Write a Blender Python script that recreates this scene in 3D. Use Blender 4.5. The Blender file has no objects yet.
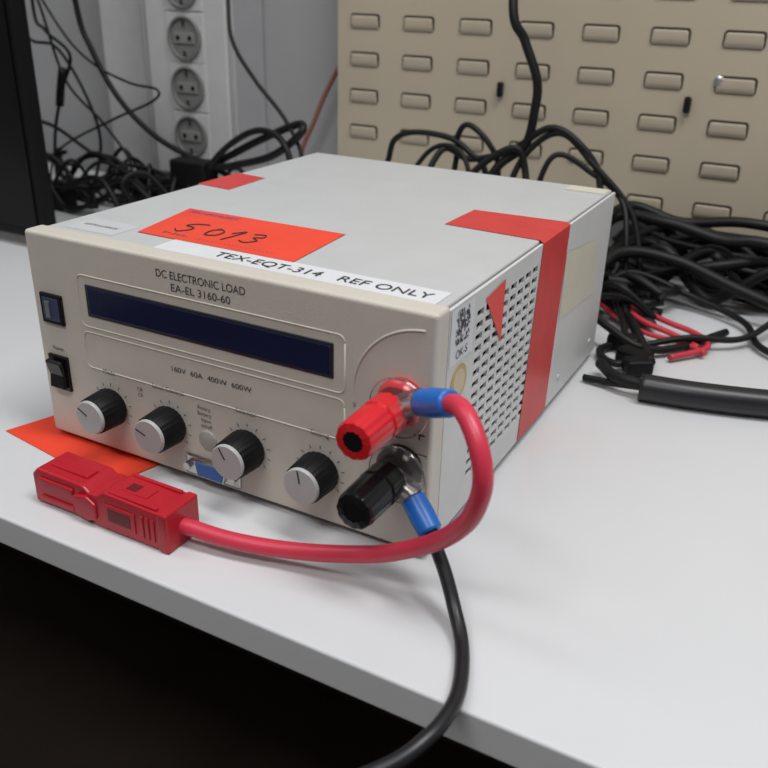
import bpy, bmesh, math, random
from mathutils import Vector, Matrix
random.seed(7)
S=bpy.context.scene
try:
    S.view_settings.view_transform='Standard'
    S.view_settings.look='None'
except Exception: pass
COL=bpy.context.collection

# ---------------- materials ----------------
def mat(name,c,rough=.5,metal=0.,var=0.03,nscale=40,bump=0.0,bscale=300,spec=.5,trans=0.,emit=None):
    m=bpy.data.materials.new(name);m.use_nodes=True
    nt=m.node_tree;b=nt.nodes['Principled BSDF'];L=nt.links
    tc=nt.nodes.new('ShaderNodeTexCoord')
    n=nt.nodes.new('ShaderNodeTexNoise');n.inputs['Scale'].default_value=nscale;n.inputs['Detail'].default_value=4
    L.new(tc.outputs['Object'],n.inputs['Vector'])
    r=nt.nodes.new('ShaderNodeValToRGB')
    r.color_ramp.elements[0].color=tuple(max(0,x*(1-var)) for x in c)+(1,)
    r.color_ramp.elements[1].color=tuple(min(1,x*(1+var)) for x in c)+(1,)
    r.color_ramp.elements[0].position=.3;r.color_ramp.elements[1].position=.7
    L.new(n.outputs['Fac'],r.inputs['Fac']);L.new(r.outputs['Color'],b.inputs['Base Color'])
    b.inputs['Roughness'].default_value=rough;b.inputs['Metallic'].default_value=metal
    b.inputs['Specular IOR Level'].default_value=spec
    if trans: b.inputs['Transmission Weight'].default_value=trans
    if bump:
        n2=nt.nodes.new('ShaderNodeTexNoise');n2.inputs['Scale'].default_value=bscale
        L.new(tc.outputs['Object'],n2.inputs['Vector'])
        bp=nt.nodes.new('ShaderNodeBump');bp.inputs['Strength'].default_value=bump;bp.inputs['Distance'].default_value=.001
        L.new(n2.outputs['Fac'],bp.inputs['Height']);L.new(bp.outputs['Normal'],b.inputs['Normal'])
    if emit:
        b.inputs['Emission Color'].default_value=(*c,1);b.inputs['Emission Strength'].default_value=emit
    return m
M_cream=mat('cream_powder_coat',(.575,.535,.465),.45,bump=.15,bscale=900)
M_cream2=mat('cream_emboss',(.55,.51,.44),.45)
M_case=mat('grey_powder_coat',(.50,.505,.505),.42,bump=.15,bscale=900)
M_side=mat('light_side_coat',(.61,.61,.605),.42,bump=.15,bscale=900)
M_blackp=mat('black_plastic',(.006,.006,.007),.25,spec=.4)
M_blackm=mat('black_matt_plastic',(.005,.005,.006),.5,spec=.2)
M_darkhole=mat('dark_interior',(.006,.006,.006),.9,spec=.1)
M_lcd=mat('lcd_glass',(.010,.014,.048),.12,spec=.6)
M_lcdfr=mat('lcd_frame',(.02,.02,.03),.4)
M_knobcap=mat('knob_cap_grey',(.45,.45,.44),.4)
M_ink=mat('dark_ink',(.035,.035,.04),.6)
M_inkg=mat('grey_ink',(.11,.10,.095),.6)
M_white=mat('white_label',(.68,.69,.71),.4)
M_orange=mat('orange_red_label',(.80,.060,.025),.5,var=.06)
M_redtape=mat('red_tape',(.58,.042,.040),.42,var=.08,nscale=60)
M_beigetape=mat('beige_label',(.60,.57,.46),.5)
M_gold=mat('gold_seal',(.50,.36,.18),.4,metal=.3)
M_redplug=mat('red_plastic',(.62,.012,.018),.22,spec=.6)
M_redconn=mat('red_housing',(.44,.010,.022),.34,bump=.1)
M_redcable=mat('red_silicone',(.60,.035,.070),.36,bump=.1,bscale=200)
M_blkcable=mat('black_rubber',(.010,.010,.012),.38)
M_blkcable2=mat('black_pvc',(.006,.006,.0065),.5,spec=.3)
M_blue=mat('blue_vinyl',(.012,.14,.52),.35)
M_blue2=mat('blue_insert',(.02,.10,.36),.4)
M_metal=mat('nickel',(.6,.6,.58),.3,metal=1)
M_clear=mat('clear_plastic',(.97,.93,.93),.12,trans=.95)
M_redback=mat('red_wire',(.50,.03,.05),.45)
M_brownwire=mat('brown_red_wire',(.28,.10,.08),.5)
M_table=mat('white_laminate',(.61,.615,.625),.30,var=.015,nscale=8,bump=.05,bscale=500)
M_wall=mat('painted_wall_grey',(.36,.36,.365),.8,var=.04,nscale=5,bump=.1)
M_panel=mat('beige_panel_paint',(.47,.405,.305),.5,var=.03,nscale=10)
M_panel2=mat('beige_louvre_paint',(.48,.415,.315),.5,var=.03)
M_slit=mat('louvre_slit',(.07,.058,.045),.9,spec=.1)
M_sock=mat('socket_plate',(.56,.56,.555),.4)
M_sockg=mat('socket_grey',(.20,.20,.195),.45)
M_sockc=mat('socket_centre',(.26,.26,.25),.5)
M_duct=mat('duct_grey',(.40,.40,.41),.5)
M_floor=mat('dark_floor',(.034,.022,.015),.7,var=.2,nscale=6)
M_ceil=mat('ceiling_white',(.7,.7,.7),.8)
M_cab=mat('dark_frame_paint',(.034,.024,.018),.6,var=.1)
M_screen=mat('monitor_glass',(.003,.003,.0035),.3,spec=.2)

# ---------------- helpers ----------------
def empty(name):
    e=bpy.data.objects.new(name,None);COL.objects.link(e);e.empty_display_size=.02;return e
def link(name,me,m,parent=None):
    o=bpy.data.objects.new(name,me);COL.objects.link(o)
    if m:
        me.materials.clear();me.materials.append(m)
    if parent: o.parent=parent
    return o
def box(name,x0,x1,y0,y1,z0,z1,m,parent=None,bev=0,seg=3,R=None,pivot=None):
    bm=bmesh.new();bmesh.ops.create_cube(bm,size=1)
    for v in bm.verts:
        v.co=Vector(((x0+x1)/2+v.co.x*(x1-x0),(y0+y1)/2+v.co.y*(y1-y0),(z0+z1)/2+v.co.z*(z1-z0)))
    if bev: bmesh.ops.bevel(bm,geom=list(bm.edges),offset=bev,segments=seg,profile=.5,affect='EDGES')
    if R is not None:
        pv=Vector(pivot)
        for v in bm.verts: v.co=pv+R@(v.co-pv)
    me=bpy.data.meshes.new(name);bm.to_mesh(me);bm.free()
    return link(name,me,m,parent)
def prism(name,outl,y0,y1,m,parent=None,bev=0):
    bm=bmesh.new()
    a=[bm.verts.new((x,y0,z)) for x,z in outl];b=[bm.verts.new((x,y1,z)) for x,z in outl];n=len(outl)
    bm.faces.new(a);bm.faces.new(b[::-1])
    for i in range(n): bm.faces.new((a[i],b[i],b[(i+1)%n],a[(i+1)%n]))
    bmesh.ops.recalc_face_normals(bm,faces=bm.faces)
    if bev: bmesh.ops.bevel(bm,geom=list(bm.edges),offset=bev,segments=3,profile=.5,affect='EDGES')
    me=bpy.data.meshes.new(name);bm.to_mesh(me);bm.free()
    return link(name,me,m,parent)
def quad(name,pts,m,parent=None,thick=0):
    me=bpy.data.meshes.new(name);me.from_pydata([Vector(p) for p in pts],[],[list(range(len(pts)))])
    o=link(name,me,m,parent)
    if thick:
        s=o.modifiers.new('s','SOLIDIFY');s.thickness=thick;s.offset=0
    return o
def frame_axis(d):
    return Vector(d).normalized().to_track_quat('Z','Y').to_matrix()
def lathe(name,base,d,prof,m,parent=None,seg=40,flute=0,fl_n=24,smooth=True):
    A=frame_axis(d);base=Vector(base);bm=bmesh.new();rings=[]
    for h,r in prof:
        ring=[]
        for i in range(seg):
            a=2*math.pi*i/seg
            rr=r
            if flute: rr=r-flute*(0.5-0.5*math.cos(a*fl_n))
            ring.append(bm.verts.new(base+A@Vector((rr*math.cos(a),rr*math.sin(a),h))))
        rings.append(ring)
    for a,b in zip(rings,rings[1:]):
        for i in range(seg): bm.faces.new((a[i],a[(i+1)%seg],b[(i+1)%seg],b[i]))
    bm.faces.new(rings[0][::-1]);bm.faces.new(rings[-1])
    bmesh.ops.recalc_face_normals(bm,faces=bm.faces)
    me=bpy.data.meshes.new(name);bm.to_mesh(me);bm.free()
    o=link(name,me,m,parent)
    if smooth:
        for p in me.polygons:p.use_smooth=True
        me.set_sharp_from_angle(angle=math.radians(35))
    return o
def catmull(pts,n=10):
    P=[Vector(p) for p in pts];P=[P[0]*2-P[1]]+P+[P[-1]*2-P[-2]];out=[]
    for i in range(1,len(P)-2):
        for k in range(n):
            t=k/n;a,b,c,d=P[i-1],P[i],P[i+1],P[i+2]
            out.append(.5*((2*b)+(c-a)*t+(2*a-5*b+4*c-d)*t*t+(3*b-a-3*c+d)*t**3))
    out.append(P[-2]);return out
def sweep_bm(bm,pts,r,seg=12):
    rings=[];up=None
    for i,p in enumerate(pts):
        t=(pts[min(i+1,len(pts)-1)]-pts[max(i-1,0)]).normalized()
        if up is None:
            up=Vector((0,0,1)) if abs(t.z)<.9 else Vector((1,0,0))
        s=t.cross(up)
        if s.length<1e-6: s=t.cross(Vector((1,0,0)))
        s.normalize();up=s.cross(t).normalized()
        rings.append([bm.verts.new(p+s*(r*math.cos(2*math.pi*k/seg))+up*(r*math.sin(2*math.pi*k/seg))) for k in range(seg)])
    for a,b in zip(rings,rings[1:]):
        for k in range(seg):
            f=bm.faces.new((a[k],a[(k+1)%seg],b[(k+1)%seg],b[k]));f.smooth=True
    bm.faces.new(rings[0][::-1]);bm.faces.new(rings[-1])
def tubes(name,lst,m,parent=None,seg=12,n=10,smoothpath=True,floor=False):
    bm=bmesh.new()
    for pts,r in lst:
        pp=catmull(pts,n) if smoothpath else [Vector(p) for p in pts]
        if floor:
            for q in pp: q.z=max(q.z,r+.0006);q.y=min(q.y,.590)
        sweep_bm(bm,pp,r,seg)
    bmesh.ops.recalc_face_normals(bm,faces=bm.faces)
    me=bpy.data.meshes.new(name);bm.to_mesh(me);bm.free()
    return link(name,me,m,parent)
def text(name,body,size,loc,plane,m,parent,width=None,align='CENTER',spin=0):
    cu=bpy.data.curves.new(name,'FONT');cu.body=body;cu.size=1;cu.align_x=align;cu.align_y='CENTER'
    o=bpy.data.objects.new(name,cu);COL.objects.link(o);bpy.context.view_layer.update()
    w=max(v[0] for v in o.bound_box)-min(v[0] for v in o.bound_box)
    me=bpy.data.meshes.new_from_object(o.evaluated_get(bpy.context.evaluated_depsgraph_get()))
    bpy.data.objects.remove(o)
    sx=(width/w) if width and w>0 else size
    R={'front':Matrix.Rotation(math.pi/2,3,'X'),'top':Matrix.Identity(3),
       'side':Matrix.Rotation(math.pi/2,3,'Z')@Matrix.Rotation(math.pi/2,3,'X')}[plane]
    Z=Matrix.Rotation(spin,3,'Z')
    for v in me.vertices: v.co=Vector(loc)+R@(Z@Vector((v.co.x*sx,v.co.y*size,0)))
    return link(name,me,m,parent)
def rrect_pts(x0,x1,z0,z1,r,y,n=6):
    out=[]
    for cx,cz,a0 in ((x1-r,z1-r,0),(x0+r,z1-r,90),(x0+r,z0+r,180),(x1-r,z0+r,270)):
        for k in range(n+1):
            a=math.radians(a0+90*k/n);out.append((cx+r*math.cos(a),y,cz+r*math.sin(a)))
    return out

# ---------------- room ----------------
RX0,RX1,RY0,RYB,RZ0,RZ1=-1.7,2.3,-2.4,.64,-.76,1.95
box('wall_back',RX0,RX1,RYB,RYB+.08,RZ0,RZ1,M_wall)
box('wall_left',RX0-.08,RX0,RY0,RYB,RZ0,RZ1,M_wall)
box('wall_right',RX1,RX1+.08,RY0,RYB,RZ0,RZ1,M_wall)
box('wall_front',RX0,RX1,RY0-.08,RY0,RZ0,RZ1,M_wall)
box('floor',RX0,RX1,RY0,RYB,RZ0-.08,RZ0,M_floor)
box('ceiling',RX0,RX1,RY0,RYB,RZ1,RZ1+.08,M_ceil)

# ---------------- table ----------------
T=empty('workbench')
box('table_top',-1.2,1.5,-.083,.635,-.020,0,M_table,T,bev=.0015)
box('modesty_panel',-1.15,1.45,.50,.518,RZ0+.05,-.021,M_cab,T)
box('crossbar',-1.15,1.45,.02,.05,-.075,-.021,M_cab,T)
for i,x in enumerate((-1.15,1.40)):
    box('leg_%d'%(2*i+1),x,x+.05,-.02,.03,RZ0,-.020,M_cab,T,bev=.002)
    box('leg_%d'%(2*i+2),x,x+.05,.53,.58,RZ0,-.020,M_cab,T,bev=.002)

# ---------------- louvre panel ----------------
P=empty('louvre_panel')
PX0,PX1,PZ0,PZ1,PY=-.146,.80,.052,.60,.600
box('sheet',PX0,PX1,PY,PY+.002,PZ0,PZ1,M_panel,P)
box('edge_bottom',PX0,PX1,PY,RYB-.001,PZ0-.002,PZ0,M_panel,P)
W2=.0180
def tongue(bm,x,z):
    prof=[(-.0075,0.0),(-.0062,-.0012),(-.002,-.0022),(.0035,-.0026),(.0055,-.0026),(.0066,-.0025)]
    g=[]
    for dz,y in prof:
        w=W2 if dz<.003 else (W2-.0008 if dz<.006 else W2-.0028)
        g.append([bm.verts.new((x+w*t,PY-.0002+y,z+dz)) for t in (-1,-.9,-.5,0,.5,.9,1)])
    for a,b in zip(g,g[1:]):
        for i in range(6):
            f=bm.faces.new((a[i],a[i+1],b[i+1],b[i]));f.smooth=True
def flatrr(bm,x0,x1,z0,z1,r,y):
    bm.faces.new([bm.verts.new(p) for p in rrect_pts(x0,x1,z0,z1,r,y,4)][::-1])
bm=bmesh.new();bmh=bmesh.new()
for i in range(14):
    for j in range(12):
        x=-.109+i*.0695;z=.0265+.0415*(j+1)
        if x>PX1-.03: continue
        tongue(bm,x,z);flatrr(bmh,x-W2-.0016,x+W2+.0016,z-.0080,z+.0090,.004,PY-.0002)
me=bpy.data.meshes.new('louvres');bm.to_mesh(me);bm.free()
lo=link('louvres',me,M_panel2,P);sm=lo.modifiers.new('s','SOLIDIFY');sm.thickness=.0009
me=bpy.data.meshes.new('louvre_openings');bmh.to_mesh(me);bmh.free();link('louvre_openings',me,M_slit,P)
for i,(x,z) in enumerate(((.266,.172),(.065,.172))):
    box('fixing_clip_%d'%i,x-.0035,x+.0035,PY-.006,PY,z-.008,z+.008,M_blackp,P,bev=.002)
lathe('fixing_screw',(.292,PY,.196),(0,-1,0),[(0,.005),(.002,.005),(.003,.003)],M_metal,P,seg=20)

# ---------------- socket column ----------------
K=empty('power_socket_column')
KY=.575
box('column_body',-.432,-.282,KY,RYB-.001,0.0005,.75,M_duct,K,bev=.002)
box('cover_strip',-.420,-.290,KY-.004,KY,.030,.75,M_sock,K,bev=.003)
for j,z in enumerate((.085,.146,.206,.267,.327)):
    x=-.354
    box('socket_plate_%d'%j,x-.0300,x+.0300,KY-.006,KY-.003,z-.0298,z+.0298,M_sock,K,bev=.0012)
    lathe('socket_ring_%d'%j,(x,KY-.0058,z),(0,-1,0),[(0,.0268),(.003,.0268),(.0038,.0258),(.0038,.0238),(.0008,.0230),(.0006,.001)],M_sockg,K,seg=48)
    lathe('socket_dish_%d'%j,(x,KY-.0062,z),(0,-1,0),[(0,.0222),(.0008,.0222)],M_sockg,K,seg=40)
    for sx in(-1,1):
        lathe('pin_hole_%d_%d'%(j,sx+1),(x+sx*.0095,KY-.0088,z),(0,-1,0),[(0,.0030),(.0004,.0030)],M_darkhole,K,seg=16)
        box('earth_clip_%d_%d'%(j,sx+1),x-.002,x+.002,KY-.0090,KY-.007,z+sx*.018-.003,z+sx*.018+.003,M_metal,K)
    box('socket_bar_%d'%j,x-.016,x+.016,KY-.0086,KY-.007,z-.0065,z+.0065,M_sockc,K,bev=.0005)
D=empty('cable_duct')
box('duct_body',-.535,-.452,.605,RYB-.001,0.0005,.9,M_duct,D,bev=.002)
box('duct_lid',-.530,-.457,.602,.605,0.0005,.9,M_sock,D,bev=.001)

# ---------------- monitor ----------------
Mo=empty('computer_monitor')
box('housing',-.82,-.325,.285,.305,.012,.40,M_blackm,Mo,bev=.004)
box('screen',-.81,-.333,.283,.2852,.025,.39,M_screen,Mo,bev=.0005)
box('neck',-.60,-.54,.305,.33,.005,.22,M_blackm,Mo,bev=.004)
box('stand_base',-.68,-.46,.24,.38,0.0005,.010,M_blackm,Mo,bev=.003)

# ---------------- electronic load ----------------
E=empty('dc_electronic_load')
W,DD,H=.27,.32,.137
ZB=.005
box('case',.0012,.2672,.013,DD,ZB,H,M_case,E,bev=.0014)
box('front_panel',-.0006,.2706,0,.0145,ZB-.001,H+.0012,M_cream,E,bev=.0022,seg=4)
for i,(x,y) in enumerate(((.03,.035),(.24,.035),(.03,.285),(.24,.285))):
    lathe('foot_%d'%i,(x,y,0.0001),(0,0,1),[(0,.009),(.005,.010)],M_blackp,E,seg=24)
def perforated(name,X,y0,y1,z0,z1,holes_y,holes_z,m):
    ys=sorted(set([y0,y1]+[a for h in holes_y for a in h]));zs=sorted(set([z0,z1]+[a for h in holes_z for a in h]))
    bm=bmesh.new();V={}
    def v(i,j):
        if (i,j) not in V:V[(i,j)]=bm.verts.new((X,ys[i],zs[j]))
        return V[(i,j)]
    hy={h[0] for h in holes_y};hz={h[0] for h in holes_z}
    for i in range(len(ys)-1):
        for j in range(len(zs)-1):
            if ys[i] in hy and zs[j] in hz: continue
            bm.faces.new((v(i,j),v(i+1,j),v(i+1,j+1),v(i,j+1)))
    me=bpy.data.meshes.new(name);bm.to_mesh(me);bm.free()
    o=link(name,me,m,E);s=o.modifiers.new('s','SOLIDIFY');s.thickness=.0018;s.offset=-1
    return o
hy=[(.0500+i*.0122,.0500+i*.0122+.0090) for i in range(8)]
hz=[(.025+j*.0068,.025+j*.0068+.0040) for j in range(15)]
perforated('side_plate',.2700,.0150,.3195,ZB+.001,H-.0015,hy,hz,M_side)
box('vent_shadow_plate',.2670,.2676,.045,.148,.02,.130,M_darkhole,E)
box('display_frame',.0450,.2145,-.0006,.001,.0925,.1122,M_lcdfr,E,bev=.0005)
box('display_window',.0470,.2125,-.0009,.001,.0943,.1104,M_lcd,E,bev=.0003)
def outline(name,x0,x1,z0,z1,r,rad=.0005):
    p=rrect_pts(x0,x1,z0,z1,r,0);p.append(p[0]);return tubes(name,[(p,rad)],M_cream2,E,seg=8,smoothpath=False)
outline('display_relief',.039,.221,.0855,.1175,.004)
outline('label_relief',.039,.221,.0585,.0820,.004)
arc=[(.266+.040*math.cos(math.radians(a)),0,.089+.040*math.sin(math.radians(a))) for a in range(92,196,4)]
tubes('terminal_relief',[(arc,.0007)],M_cream2,E,seg=8,smoothpath=False)
text('title_text','DC ELECTRONIC LOAD',.0064,(.131,-.0003,.1290),'front',M_ink,E,width=.060)
text('title_text_2','EA-EL 3160-60',.0062,(.131,-.0003,.1222),'front',M_ink,E,width=.040)
text('rating_text','160V  60A  400W  600W',.0046,(.134,-.0004,.0730),'front',M_ink,E,width=.056)
for i,(x,t) in enumerate(((.056,'Mode'),(.102,'Level Control'),(.158,'Selector'),(.206,'Setting'))):
    text('knob_text_%d'%i,t,.0042,(x,-.0004,.0585),'front',M_inkg,E)
    tk=[]
    for a in range(-40,221,26):
        c,s=math.cos(math.radians(a)),math.sin(math.radians(a))
        tk.append(([(x+.0135*c,-.0001,.036+.0135*s),(x+.0155*c,-.0001,.036+.0155*s)],.00025))
    tubes('knob_scale_%d'%i,tk,M_inkg,E,seg=5,smoothpath=False)
    lathe('knob_body_%d'%i,(x,0,.036),(0,-1,0),[(0,.0112),(.002,.0124),(.017,.0115),(.0178,.0110)],M_blackm,E,seg=96,flute=.0003,fl_n=24)
    lathe('knob_cap_%d'%i,(x,-.0175,.036),(0,-1,0),[(0,.0106),(.0016,.0106),(.0023,.0100)],M_knobcap,E,seg=48)
    ang=math.radians((150,160,120,100)[i])
    R_=Matrix.Rotation(-ang,3,'Y')
    box('knob_pointer_%d'%i,x+.002,x+.0096,-.0201,-.0196,.0356,.0364,M_ink,E,R=R_,pivot=(x,-.02,.036))
for i,(x,ts) in enumerate(((.080,('CR','CP')),(.128,('Rotary','Battery')),(.129,('Input','on/off')))):
    for k,t in enumerate(ts):
        text('legend_%d_%d'%(i,k),t,.0034,(x,-.0004,(.053,.053,.0455)[i]-k*.0038),'front',M_inkg,E)
lathe('input_button',(.1295,0,.0330),(0,-1,0),[(0,.0062),(.0012,.0060),(.0016,.0052)],mat('button_grey',(.36,.35,.31),.4),E,seg=32)
box('dsub_plate',.1120,.1520,-.0012,.0005,.0065,.0205,M_metal,E,bev=.0015)
pr=[(-.0115,.0045),(.0115,.0045),(.0098,-.0045),(-.0098,-.0045)]
for (nm,y,sc,mm) in (('dsub_shell',-.0040,1,M_metal),('dsub_insert',-.0045,.90,M_blue2)):
    f=[(.132+a*sc,y,.0135+b*sc) for a,b in pr];bk=[(.132+a*sc,0,.0135+b*sc) for a,b in pr]
    me=bpy.data.meshes.new(nm);me.from_pydata(f+bk,[],[(0,1,2,3),(0,4,5,1),(1,5,6,2),(2,6,7,3),(3,7,4,0)]);link(nm,me,mm,E)
for sx in(-1,1): lathe('dsub_screw_%d'%(sx+1),(.132+sx*.0165,-.001,.0135),(0,-1,0),[(0,.0026),(.004,.0026)],M_metal,E,seg=6,smooth=False)
box('usb_frame',.0065,.0245,-.0018,.001,.0815,.1010,M_blackp,E,bev=.0008)
box('usb_recess',.0090,.0220,-.0021,-.001,.0840,.0985,mat('usb_blue',(.04,.05,.12),.4),E,bev=.0003)
box('usb_tongue',.0115,.0150,-.0028,-.002,.0860,.0965,M_metal,E,bev=.0003)
text('power_text','Power',.0036,(.015,-.0003,.0650),'front',M_inkg,E)
box('power_switch_frame',.0060,.0225,-.0018,.001,.0370,.0605,M_blackp,E,bev=.0008)
box('power_rocker_upper',.0080,.0205,-.0040,-.001,.0485,.0585,M_blackp,E,bev=.0008,R=Matrix.Rotation(math.radians(14),3,'X'),pivot=(.014,-.002,.048))
box('power_rocker_lower',.0080,.0205,-.0038,-.001,.0390,.0485,M_blackp,E,bev=.0008,R=Matrix.Rotation(math.radians(-8),3,'X'),pivot=(.014,-.002,.048))
box('rocker_mark',.0135,.0150,-.0046,-.0040,.0520,.0560,M_white,E)
text('plus_mark','+',.012,(.2640,-.0003,.0735),'front',M_ink,E)
text('minus_mark','_',.012,(.2655,-.0003,.0680),'front',M_ink,E)
def post(n,x,z,m):
    b=(x,0,z)
    lathe(n+'_base',b,(0,-1,0),[(0,.0125),(.003,.0125),(.004,.0115),(.007,.0105)],m,E,seg=40)
    lathe(n+'_stud',b,(0,-1,0),[(.007,.004),(.0145,.004)],M_metal,E,seg=20)
    lathe(n+'_grip',b,(0,-1,0),[(.0140,.0092),(.0150,.0106),(.026,.0106),(.0268,.0096),(.0280,.0096),(.0288,.0104),(.0460,.0100),(.0482,.0092),(.0488,.0054),(.0420,.0047)],m,E,seg=96,flute=.00045,fl_n=12)
    lathe(n+'_bore',b,(0,-1,0),[(.0470,.0050),(.0485,.0050)],M_darkhole,E,seg=24)
post('red_terminal',.2540,.0905,M_redplug)
post('black_terminal',.2545,.0535,M_blackp)
for nm,x,z in (('red',.2560,.0905),('black',.2565,.0535)):
    lathe(nm+'_clear_shroud',(x,0,z),(0,-1,0),[(.0075,.0155),(.0088,.0160),(.0098,.0155)],M_clear,E,seg=40)
# labels
e=.00025
zt=H+e
quad('inventory_label',[(.057,.034,zt+.0002),(.168,.034,zt+.0002),(.163,.098,zt+.0002),(.045,.096,zt+.0002)],M_orange,E)
quad('title_label_strip',[(.086,.0150,zt),(.262,.0150,zt),(.262,.0345,zt),(.086,.0345,zt)],M_white,E)
text('title_label_text','TEX-EQT-314   REF ONLY',.0115,(.190,.0235,zt+.0003),'top',M_ink,E,width=.132)
text('label_small_text','TEKNIKHUSET',.0065,(.070,.089,zt+.0005),'top',M_blue2,E,width=.040)
text('label_line_text','No. ...................',.0050,(.110,.042,zt+.0005),'top',M_inkg,E,width=.08)
hx,hyy=.072,.049
def st(pts,ox): return ([(hx+ox+a*.010+random.uniform(-.0006,.0006),hyy+b*.019+random.uniform(-.0006,.0006),zt+.0005) for a,b in pts],.00045)
tubes('handwritten_number',[st([(1.2,1.05),(.35,.9),(.05,.6),(.8,.5),(.85,.2),(.4,-.05),(-.1,.1)],0),
 st([(.6,.8),(.15,.55),(.3,.08),(.9,.2),(.95,.62),(.5,.85),(.35,.7)],.019),
 st([(.1,.6),(.6,1.0),(.5,.5),(.35,-.1)],.034),
 st([(.0,.9),(.7,1.0),(.85,.75),(.35,.55),(.95,.35),(.5,0),(-.05,.12)],.047)],M_ink,E,seg=6)
text('faint_label','ELEKTRO-AUTOMATIK',.0045,(.030,.032,zt),'top',M_inkg,E,width=.026)
quad('faint_label_paper',[(.012,.020,zt-.0001),(.050,.020,zt-.0001),(.050,.045,zt-.0001),(.012,.045,zt-.0001)],mat('faded_label',(.54,.55,.555),.4),E)
quad('red_tape_corner',[(.000,.158,zt),(.031,.155,zt),(.029,.203,zt),(.000,.207,zt)],M_redtape,E)
quad('red_tape_corner_side',[(.0009,.158,zt),(.0009,.207,zt),(.0009,.205,.09),(.0009,.160,.09)],M_redtape,E)
xs=.27+e
tape=[(.203,.154,zt+.0001),(.2675,.151,zt+.0001),(.2703,.150,H-.001),(xs+.0002,.138,.006)]
tape2=[(.204,.200,zt+.0001),(.2675,.204,zt+.0001),(.2703,.204,H-.001),(xs+.0002,.194,.006)]
me=bpy.data.meshes.new('red_tape_band');me.from_pydata(tape+tape2,[],[(0,1,5,4),(1,2,6,5),(2,3,7,6)]);link('red_tape_band',me,M_redtape,E)
quad('beige_tape',[(.236,.300,zt),(.266,.300,zt),(.266,.318,zt),(.236,.318,zt)],M_beigetape,E)
quad('qr_label',[(xs,.0165,.1045),(xs,.045,.1045),(xs,.045,.1345),(xs,.0165,.1345)],M_white,E)
vs=[];fs=[]
for i in range(15):
    for j in range(15):
        if random.random()<.46:
            y=.0225+i*.00115;z=.1145+j*.00120;k=len(vs)
            vs+=[(xs+.0002,y,z),(xs+.0002,y+.00116,z),(xs+.0002,y+.00116,z+.00121),(xs+.0002,y,z+.00121)];fs.append((k,k+1,k+2,k+3))
me=bpy.data.meshes.new('qr_code');me.from_pydata(vs,[],fs);link('qr_code',me,M_ink,E)
text('qr_text','OK-S',.0065,(xs+.0002,.031,.1088),'side',M_ink,E)
lathe('gold_seal',(xs-.0002,.030,.0925),(1,0,0),[(0,.0100),(.0004,.0100)],M_gold,E,seg=32)
lathe('gold_seal_centre',(xs+.0002,.030,.0925),(1,0,0),[(0,.0070),(.0002,.0070)],mat('seal_cream',(.6,.5,.34),.5),E,seg=32)
quad('red_triangle_label',[(xs+.0002,.060,.128),(xs+.0002,.088,.094),(xs+.0002,.088,.131)],mat('triangle_red',(.75,.07,.06),.5),E)
quad('paper_label',[(xs+.0001,.203,.070),(xs+.0001,.292,.063),(xs+.0001,.286,.108),(xs+.0001,.203,.117)],M_beigetape,E)
for i,(y,z) in enumerate(((.30,.02),(.22,.02))):
    lathe('case_screw_%d'%i,(.27,y,z),(1,0,0),[(0,.0026),(.0008,.0024),(.0012,.001)],M_case,E,seg=16)

# ---------------- red lead ----------------
A=empty('red_power_lead')
lathe('crimp_sleeve',(.2700,-.0128,.0990),(.0215,-.0125,.0105),[(0,.0058),(.001,.0066),(.012,.0070),(.0235,.0064),(.0245,.0054)],M_blue,A,seg=28)
lathe('crimp_ring',(.2545,-.0120,.0905),(0,-1,0),[(0,.0080),(.0012,.0080)],M_metal,A,seg=28)
tubes('crimp_neck',[([(.258,-.0126,.0925),(.265,-.0126,.096),(.272,-.013,.099)],.0026)],M_metal,A)
tubes('clear_sleeve',[([(.2575,-.0124,.0920),(.2640,-.0126,.0960),(.2705,-.0130,.0992)],.0070)],M_clear,A,seg=24)
rc=[(.285,-.0215,.1060),(.294,-.028,.1105),(.302,-.035,.1095),(.3095,-.041,.1025),(.3140,-.044,.092),(.3140,-.044,.080),(.3080,-.041,.063),(.2945,-.036,.0455),(.276,-.033,.0310),(.254,-.0325,.0195),(.217,-.038,.0110),(.181,-.046,.0095),(.148,-.0505,.0115)]
tubes('red_cable',[(rc,.0045)],M_redcable,A,seg=24,n=14)
HY=-.0505
def hb(n,x0,x1,dy0,dy1,z0,z1,bev=.0015,m=M_redconn): return box(n,x0,x1,HY+dy0,HY+dy1,z0,z1,m,A,bev=bev)
M_deep=mat('deep_red',(.13,.004,.008),.5)
prism('housing_rear',[(.0955,.0035),(.1000,.0008),(.1490,.0008),(.1510,.0025),(.1510,.0215),(.1490,.0235),(.1080,.0245),(.1030,.0205),(.0955,.0205)],HY-.0125,HY+.0125,M_redconn,A,bev=.0012)
prism('housing_front',[(.0520,.0008),(.0900,.0008),(.0965,.0040),(.0965,.0185),(.0910,.0225),(.0560,.0230),(.0520,.0190)],HY-.0112,HY+.0125,M_redconn,A,bev=.0014)
hb('housing_lip',.1455,.1520,-.0131,.0131,.0004,.0243,.0012)
prism('housing_latch',[(.0860,.0050),(.0960,.0030),(.1020,.0060),(.1020,.0150),(.0960,.0185),(.0860,.0165)],HY-.0140,HY-.0108,M_redconn,A,bev=.0009)
hb('housing_rib',.060,.0885,-.0045,.0045,.0218,.0240,.0009)
hb('housing_rib_side',.058,.084,-.0125,-.0105,.0145,.0185,.0008)
hb('housing_rib_side_low',.058,.084,-.0125,-.0105,.0035,.0070,.0008)
hb('housing_rail',.110,.144,-.0110,-.0085,.0232,.0252,.0006)
hb('housing_rail_2',.110,.144,.0085,.0110,.0232,.0252,.0006)
hb('housing_top_pocket',.112,.132,-.0050,.0050,.0236,.0246,.0004,M_redconn)
hb('housing_pocket_core',.116,.123,-.0032,.0032,.0244,.0249,.0002,M_deep)
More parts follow.
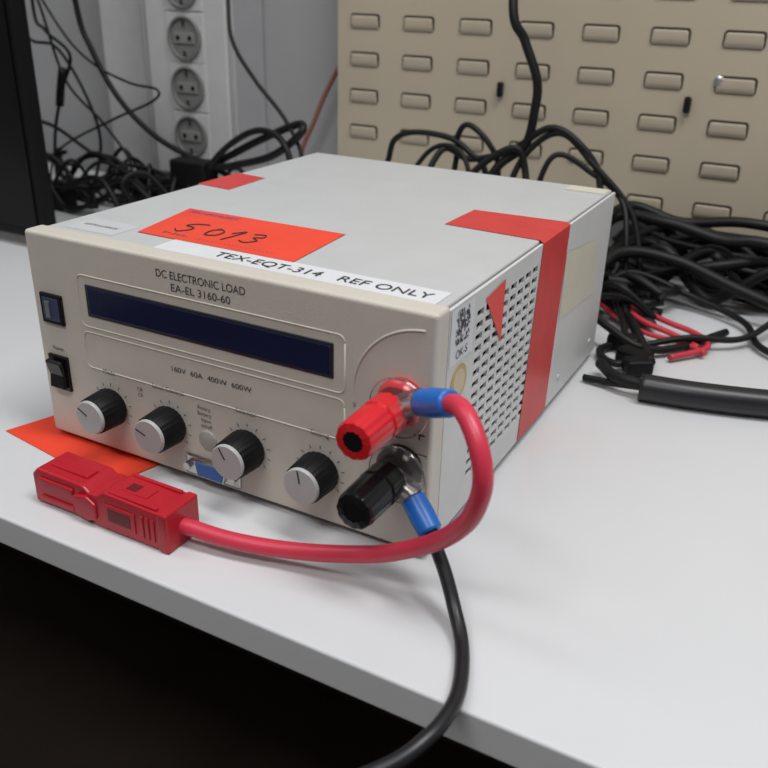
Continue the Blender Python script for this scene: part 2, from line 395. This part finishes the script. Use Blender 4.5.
hb('housing_window_frame',.108,.130,-.0133,-.0122,.0055,.0180,.0005)
hb('housing_window',.111,.127,-.0136,-.0130,.0080,.0160,.0002,M_deep)
for k in range(3): hb('housing_grip_%d'%k,.134+k*.0038,.1358+k*.0038,-.0133,-.0122,.005,.019,.0005)
hb('housing_end_slot',.0514,.0524,-.007,.009,.006,.015,.0003,M_deep)

# ---------------- black lead ----------------
B=empty('black_power_lead')
lathe('crimp_sleeve',(.2685,-.0145,.0470),(.0150,-.0085,-.0105),[(0,.0055),(.001,.0064),(.010,.0066),(.0185,.0062),(.0195,.0052)],M_blue,B,seg=28)
lathe('crimp_ring',(.2550,-.0120,.0535),(0,-1,0),[(0,.0080),(.0012,.0080)],M_metal,B,seg=28)
tubes('crimp_neck',[([(.257,-.0126,.0525),(.263,-.0128,.050),(.270,-.0138,.0475)],.0026)],M_metal,B)
tubes('clear_sleeve',[([(.2570,-.0124,.0528),(.2630,-.0130,.0500),(.2695,-.0145,.0468)],.0068)],M_clear,B,seg=24)
bc=[(.2795,-.0205,.0395),(.2860,-.0245,.0325),(.2950,-.0300,.0215),(.3040,-.0380,.0100),(.3125,-.0490,.0045),(.3195,-.0640,.0040),(.3245,-.0800,.0050),(.3260,-.0940,.0065),(.3240,-.1080,.0060),(.3160,-.1230,.0020),(.2980,-.1380,-.0050),(.2700,-.149,-.016),(.240,-.156,-.040),(.22,-.160,-.09),(.205,-.16,-.18)]
tubes('black_cable',[(bc,.0034)],M_blkcable,B,seg=20,n=12)
lathe('heatshrink',(.2785,-.0198,.0405),(.0150,-.0100,-.0150),[(0,.0042),(.010,.0042),(.011,.0036)],M_blkcable2,B,seg=20)

cd=empty('red_card')
quad('card',[(-.031,-.014,.0006),(.076,-.030,.0006),(.088,.018,.0006),(-.016,.032,.0006)],M_orange,cd,thick=.0006)

# ---------------- background cables ----------------
def drop(*p): return [tuple(q) for q in p]
def heap(n,x0,x1,y0,y1,zmax,r0,r1,dirx=0):
    out=[]
    for _ in range(n):
        r=random.uniform(r0,r1);x=random.uniform(x0,x1);y=random.uniform(y0,y1);a=random.uniform(0,6.28);pts=[]
        if dirx: a=random.choice((0,3.14))+random.uniform(-.4,.4)
        for k in range(8):
            pts.append((x,y,r+.001+random.random()**1.6*zmax))
            a+=random.uniform(-1.0,1.0)*(.5 if dirx else 1.2);x+=.055*math.cos(a);y+=.03*math.sin(a)
            if not x0<x<x1:a=math.pi-a
            if not y0<y<y1:a=-a
            x=min(max(x,x0),x1);y=min(max(y,y0),y1)
        out.append((pts,r))
    return out
h1=empty('cable_tangle')
tubes('hanging_runs',[
 (drop((-.545,.52,.45),(-.542,.5,.245),(-.526,.5,.21),(-.487,.5,.182),(-.509,.5,.138),(-.53,.5,.09),(-.54,.5,.045),(-.53,.49,.01)),.0022),
 (drop((-.48,.5,.45),(-.466,.5,.247),(-.447,.5,.19),(-.408,.5,.133),(-.347,.5,.09),(-.262,.5,.064),(-.22,.5,.05)),.0036),
 (drop((-.60,.52,.32),(-.50,.5,.215),(-.45,.5,.175),(-.39,.5,.155),(-.345,.5,.15),(-.355,.5,.135),(-.43,.5,.105),(-.53,.5,.058),(-.56,.5,.006)),.0016),
 (drop((-.66,.5,.12),(-.59,.5,.098),(-.53,.5,.088),(-.45,.5,.055),(-.36,.5,.05),(-.30,.5,.03)),.0026),
 (drop((-.27,.55,.36),(-.245,.52,.26),(-.226,.5,.212),(-.196,.5,.171),(-.155,.5,.13),(-.125,.49,.085),(-.12,.48,.01)),.0024),
 (drop((-.30,.47,.012),(-.28,.49,.055),(-.222,.5,.09),(-.17,.5,.115),(-.135,.5,.128),(-.13,.49,.118),(-.17,.49,.09),(-.23,.49,.072),(-.28,.48,.06),(-.27,.46,.01)),.0045),
 (drop((-.27,.46,.008),(-.262,.48,.06),(-.225,.49,.10),(-.18,.49,.118),(-.14,.48,.10),(-.12,.47,.02)),.0038),
 (drop((-.57,.5,.35),(-.53,.5,.24),(-.50,.5,.15),(-.44,.5,.1),(-.40,.5,.05),(-.41,.48,.006)),.0018),
 (drop((-.62,.52,.26),(-.56,.5,.20),(-.51,.5,.19),(-.47,.5,.14),(-.45,.5,.08),(-.46,.49,.02)),.0020),
 ],M_blkcable2,h1,seg=10,floor=True)
tubes('inline_connector',[(drop((-.500,.497,.165),(-.508,.497,.140),(-.514,.497,.118)),.0055)],M_blkcable2,h1,n=3)
tubes('pile',heap(18,-.56,-.16,.42,.56,.060,.0022,.0048),M_blkcable2,h1,seg=8,floor=True)
box('plug_body',-.31,-.255,.47,.50,.040,.075,M_blackm,h1,bev=.004)
box('plug_body_2',-.50,-.45,.42,.45,0.001,.030,M_blackm,h1,bev=.004)
box('plug_body_3',-.42,-.36,.50,.54,0.001,.040,M_blackm,h1,bev=.004)
hb_=empty('brown_wire')
tubes('wire',[(drop((-.10,.615,.235),(-.130,.615,.215),(-.152,.615,.183),(-.174,.615,.147),(-.192,.615,.110),(-.210,.615,.074),(-.215,.615,.03),(-.215,.610,.004)),.0030)],M_brownwire,hb_,seg=10)

h2=empty('cable_tangle')
tubes('pile',heap(26,.215,.62,.490,.588,.050,.0030,.0062,dirx=1)+heap(7,.215,.30,.40,.50,.035,.0028,.0050)+[
 (drop((.22,.40,.02),(.228,.5,.070),(.28,.5,.075),(.332,.5,.066),(.373,.5,.068),(.45,.5,.05)),.0055),
 (drop((.22,.42,.05),(.235,.52,.080),(.29,.53,.070),(.35,.53,.078),(.42,.53,.070),(.5,.5,.05)),.0050),
 (drop((.235,.40,.03),(.25,.46,.05),(.30,.48,.045),(.36,.47,.03),(.45,.45,.012)),.0055),
 (drop((.235,.43,.01),(.26,.47,.03),(.32,.475,.015),(.37,.45,.008),(.39,.40,.006),(.43,.37,.006)),.0030),
 (drop((.24,.46,.03),(.262,.43,.012),(.285,.385,.012),(.303,.345,.010),(.318,.312,.008)),.0042),
 (drop((.24,.36,.03),(.275,.34,.020),(.305,.335,.010),(.33,.36,.006),(.36,.42,.006)),.0034),
 (drop((.30,.345,.006),(.335,.372,.012),(.375,.40,.010),(.40,.45,.02)),.0028),
 (drop((.26,.42,.02),(.285,.36,.008),(.275,.32,.006),(.295,.30,.006),(.315,.33,.008)),.0030),
 ],M_blkcable2,h2,seg=10,floor=True)
for i,(x,y,z,w) in enumerate(((.300,.318,.001,.016),(.285,.345,.001,.016),(.31,.30,.001,.012))):
    box('plug_%d'%i,x-.010,x+w,y-.007,y+.008,z,z+.013,M_blackm,h2,bev=.003,R=Matrix.Rotation(.5*i-.4,3,'Z'),pivot=(x,y,z))
tubes('loops',[
 (drop((.09,.56,.40),(.108,.5,.264),(.123,.5,.229),(.139,.5,.194),(.1395,.5,.165),(.133,.5,.132),(.11,.49,.11),(.10,.48,.08),(.10,.45,.005)),.0045),
 (drop((-.02,.46,.004),(-.024,.49,.08),(-.021,.5,.101),(-.014,.5,.123),(.010,.5,.133),(.051,.5,.131),(.075,.5,.118),(.092,.5,.103),(.10,.49,.06),(.1,.47,.004)),.0032),
 (drop((.055,.46,.004),(.058,.5,.10),(.060,.5,.135),(.072,.5,.146),(.096,.5,.128),(.107,.5,.10),(.11,.48,.02)),.0030),
 (drop((.03,.45,.05),(.045,.49,.118),(.075,.5,.112),(.118,.5,.125),(.157,.5,.151),(.189,.5,.138),(.212,.5,.107),(.22,.48,.05)),.0034),
 (drop((.12,.46,.03),(.128,.49,.105),(.148,.5,.138),(.173,.5,.146),(.203,.5,.122),(.248,.5,.078),(.27,.48,.02)),.0032),
 (drop((.15,.47,.05),(.165,.49,.125),(.205,.5,.112),(.236,.5,.090),(.25,.48,.06),(.26,.46,.01)),.0028),
 (drop((.07,.45,.05),(.085,.48,.10),(.125,.49,.13),(.14,.49,.105),(.15,.47,.06)),.0036),
 (drop((.00,.46,.05),(.03,.49,.115),(.065,.49,.122),(.085,.48,.09),(.09,.46,.03)),.0026),
 ],M_blkcable2,h2,seg=10,floor=True)
hs=empty('black_sleeved_cable')
tubes('sleeve',[(drop((.322,.256,.0108),(.36,.262,.0108),(.41,.276,.0108),(.47,.30,.0108),(.56,.34,.0108)),.0100)],M_blkcable,hs,seg=20)
tubes('inner_wires',[(drop((.285,.285,.010),(.302,.262,.012),(.325,.257,.012)),.0045),(drop((.278,.265,.004),(.300,.262,.006),(.325,.258,.010)),.0028)],M_blkcable2,hs)
rw=empty('red_test_lead')
tubes('wires',[
 (drop((.238,.45,.01),(.252,.444,.012),(.285,.42,.012),(.315,.405,.010),(.333,.398,.009),(.348,.385,.008),(.350,.368,.006),(.328,.338,.005)),.0026),
 (drop((.235,.44,.02),(.262,.42,.018),(.290,.395,.012),(.320,.385,.008),(.345,.37,.006)),.0026),
 (drop((.24,.43,.01),(.27,.40,.008),(.30,.38,.006),(.33,.375,.006),(.352,.36,.006)),.0022)],M_redback,rw,seg=10,floor=True)

# ---------------- lights ----------------
def lamp(name,x,y,z,sx,sy,en,col=(.985,.99,.995)):
    f=empty(name)
    box('housing',x-sx/2-.02,x+sx/2+.02,y-sy/2-.02,y+sy/2+.02,z+.005,RZ1-.001,M_ceil,f,bev=.004)
    l=bpy.data.lights.new('tube_light','AREA');l.shape='RECTANGLE';l.size=sx;l.size_y=sy;l.energy=en;l.color=col
    o=bpy.data.objects.new('tube_light',l);COL.objects.link(o);o.location=(x,y,z);o.parent=f
lamp('ceiling_light',.9,-.05,1.88,1.2,.4,27)
lamp('ceiling_light',.2,-1.2,1.88,1.2,.4,20)
lamp('ceiling_light',-.9,-.3,1.88,1.2,.4,8)
w=bpy.data.worlds.new('World');S.world=w;w.use_nodes=True
w.node_tree.nodes['Background'].inputs[0].default_value=(.8,.85,1,1);w.node_tree.nodes['Background'].inputs[1].default_value=.3

# ---------------- camera ----------------
cam=bpy.data.cameras.new('camera');co=bpy.data.objects.new('camera',cam);COL.objects.link(co)
co.location=(.41787,-.33301,.27436);co.rotation_euler=(1.12947,-.02518,.49465)
cam.sensor_width=36;cam.lens=846.77/768*36;cam.clip_start=.01
cam.dof.use_dof=True;cam.dof.focus_distance=.50;cam.dof.aperture_fstop=11
S.camera=co
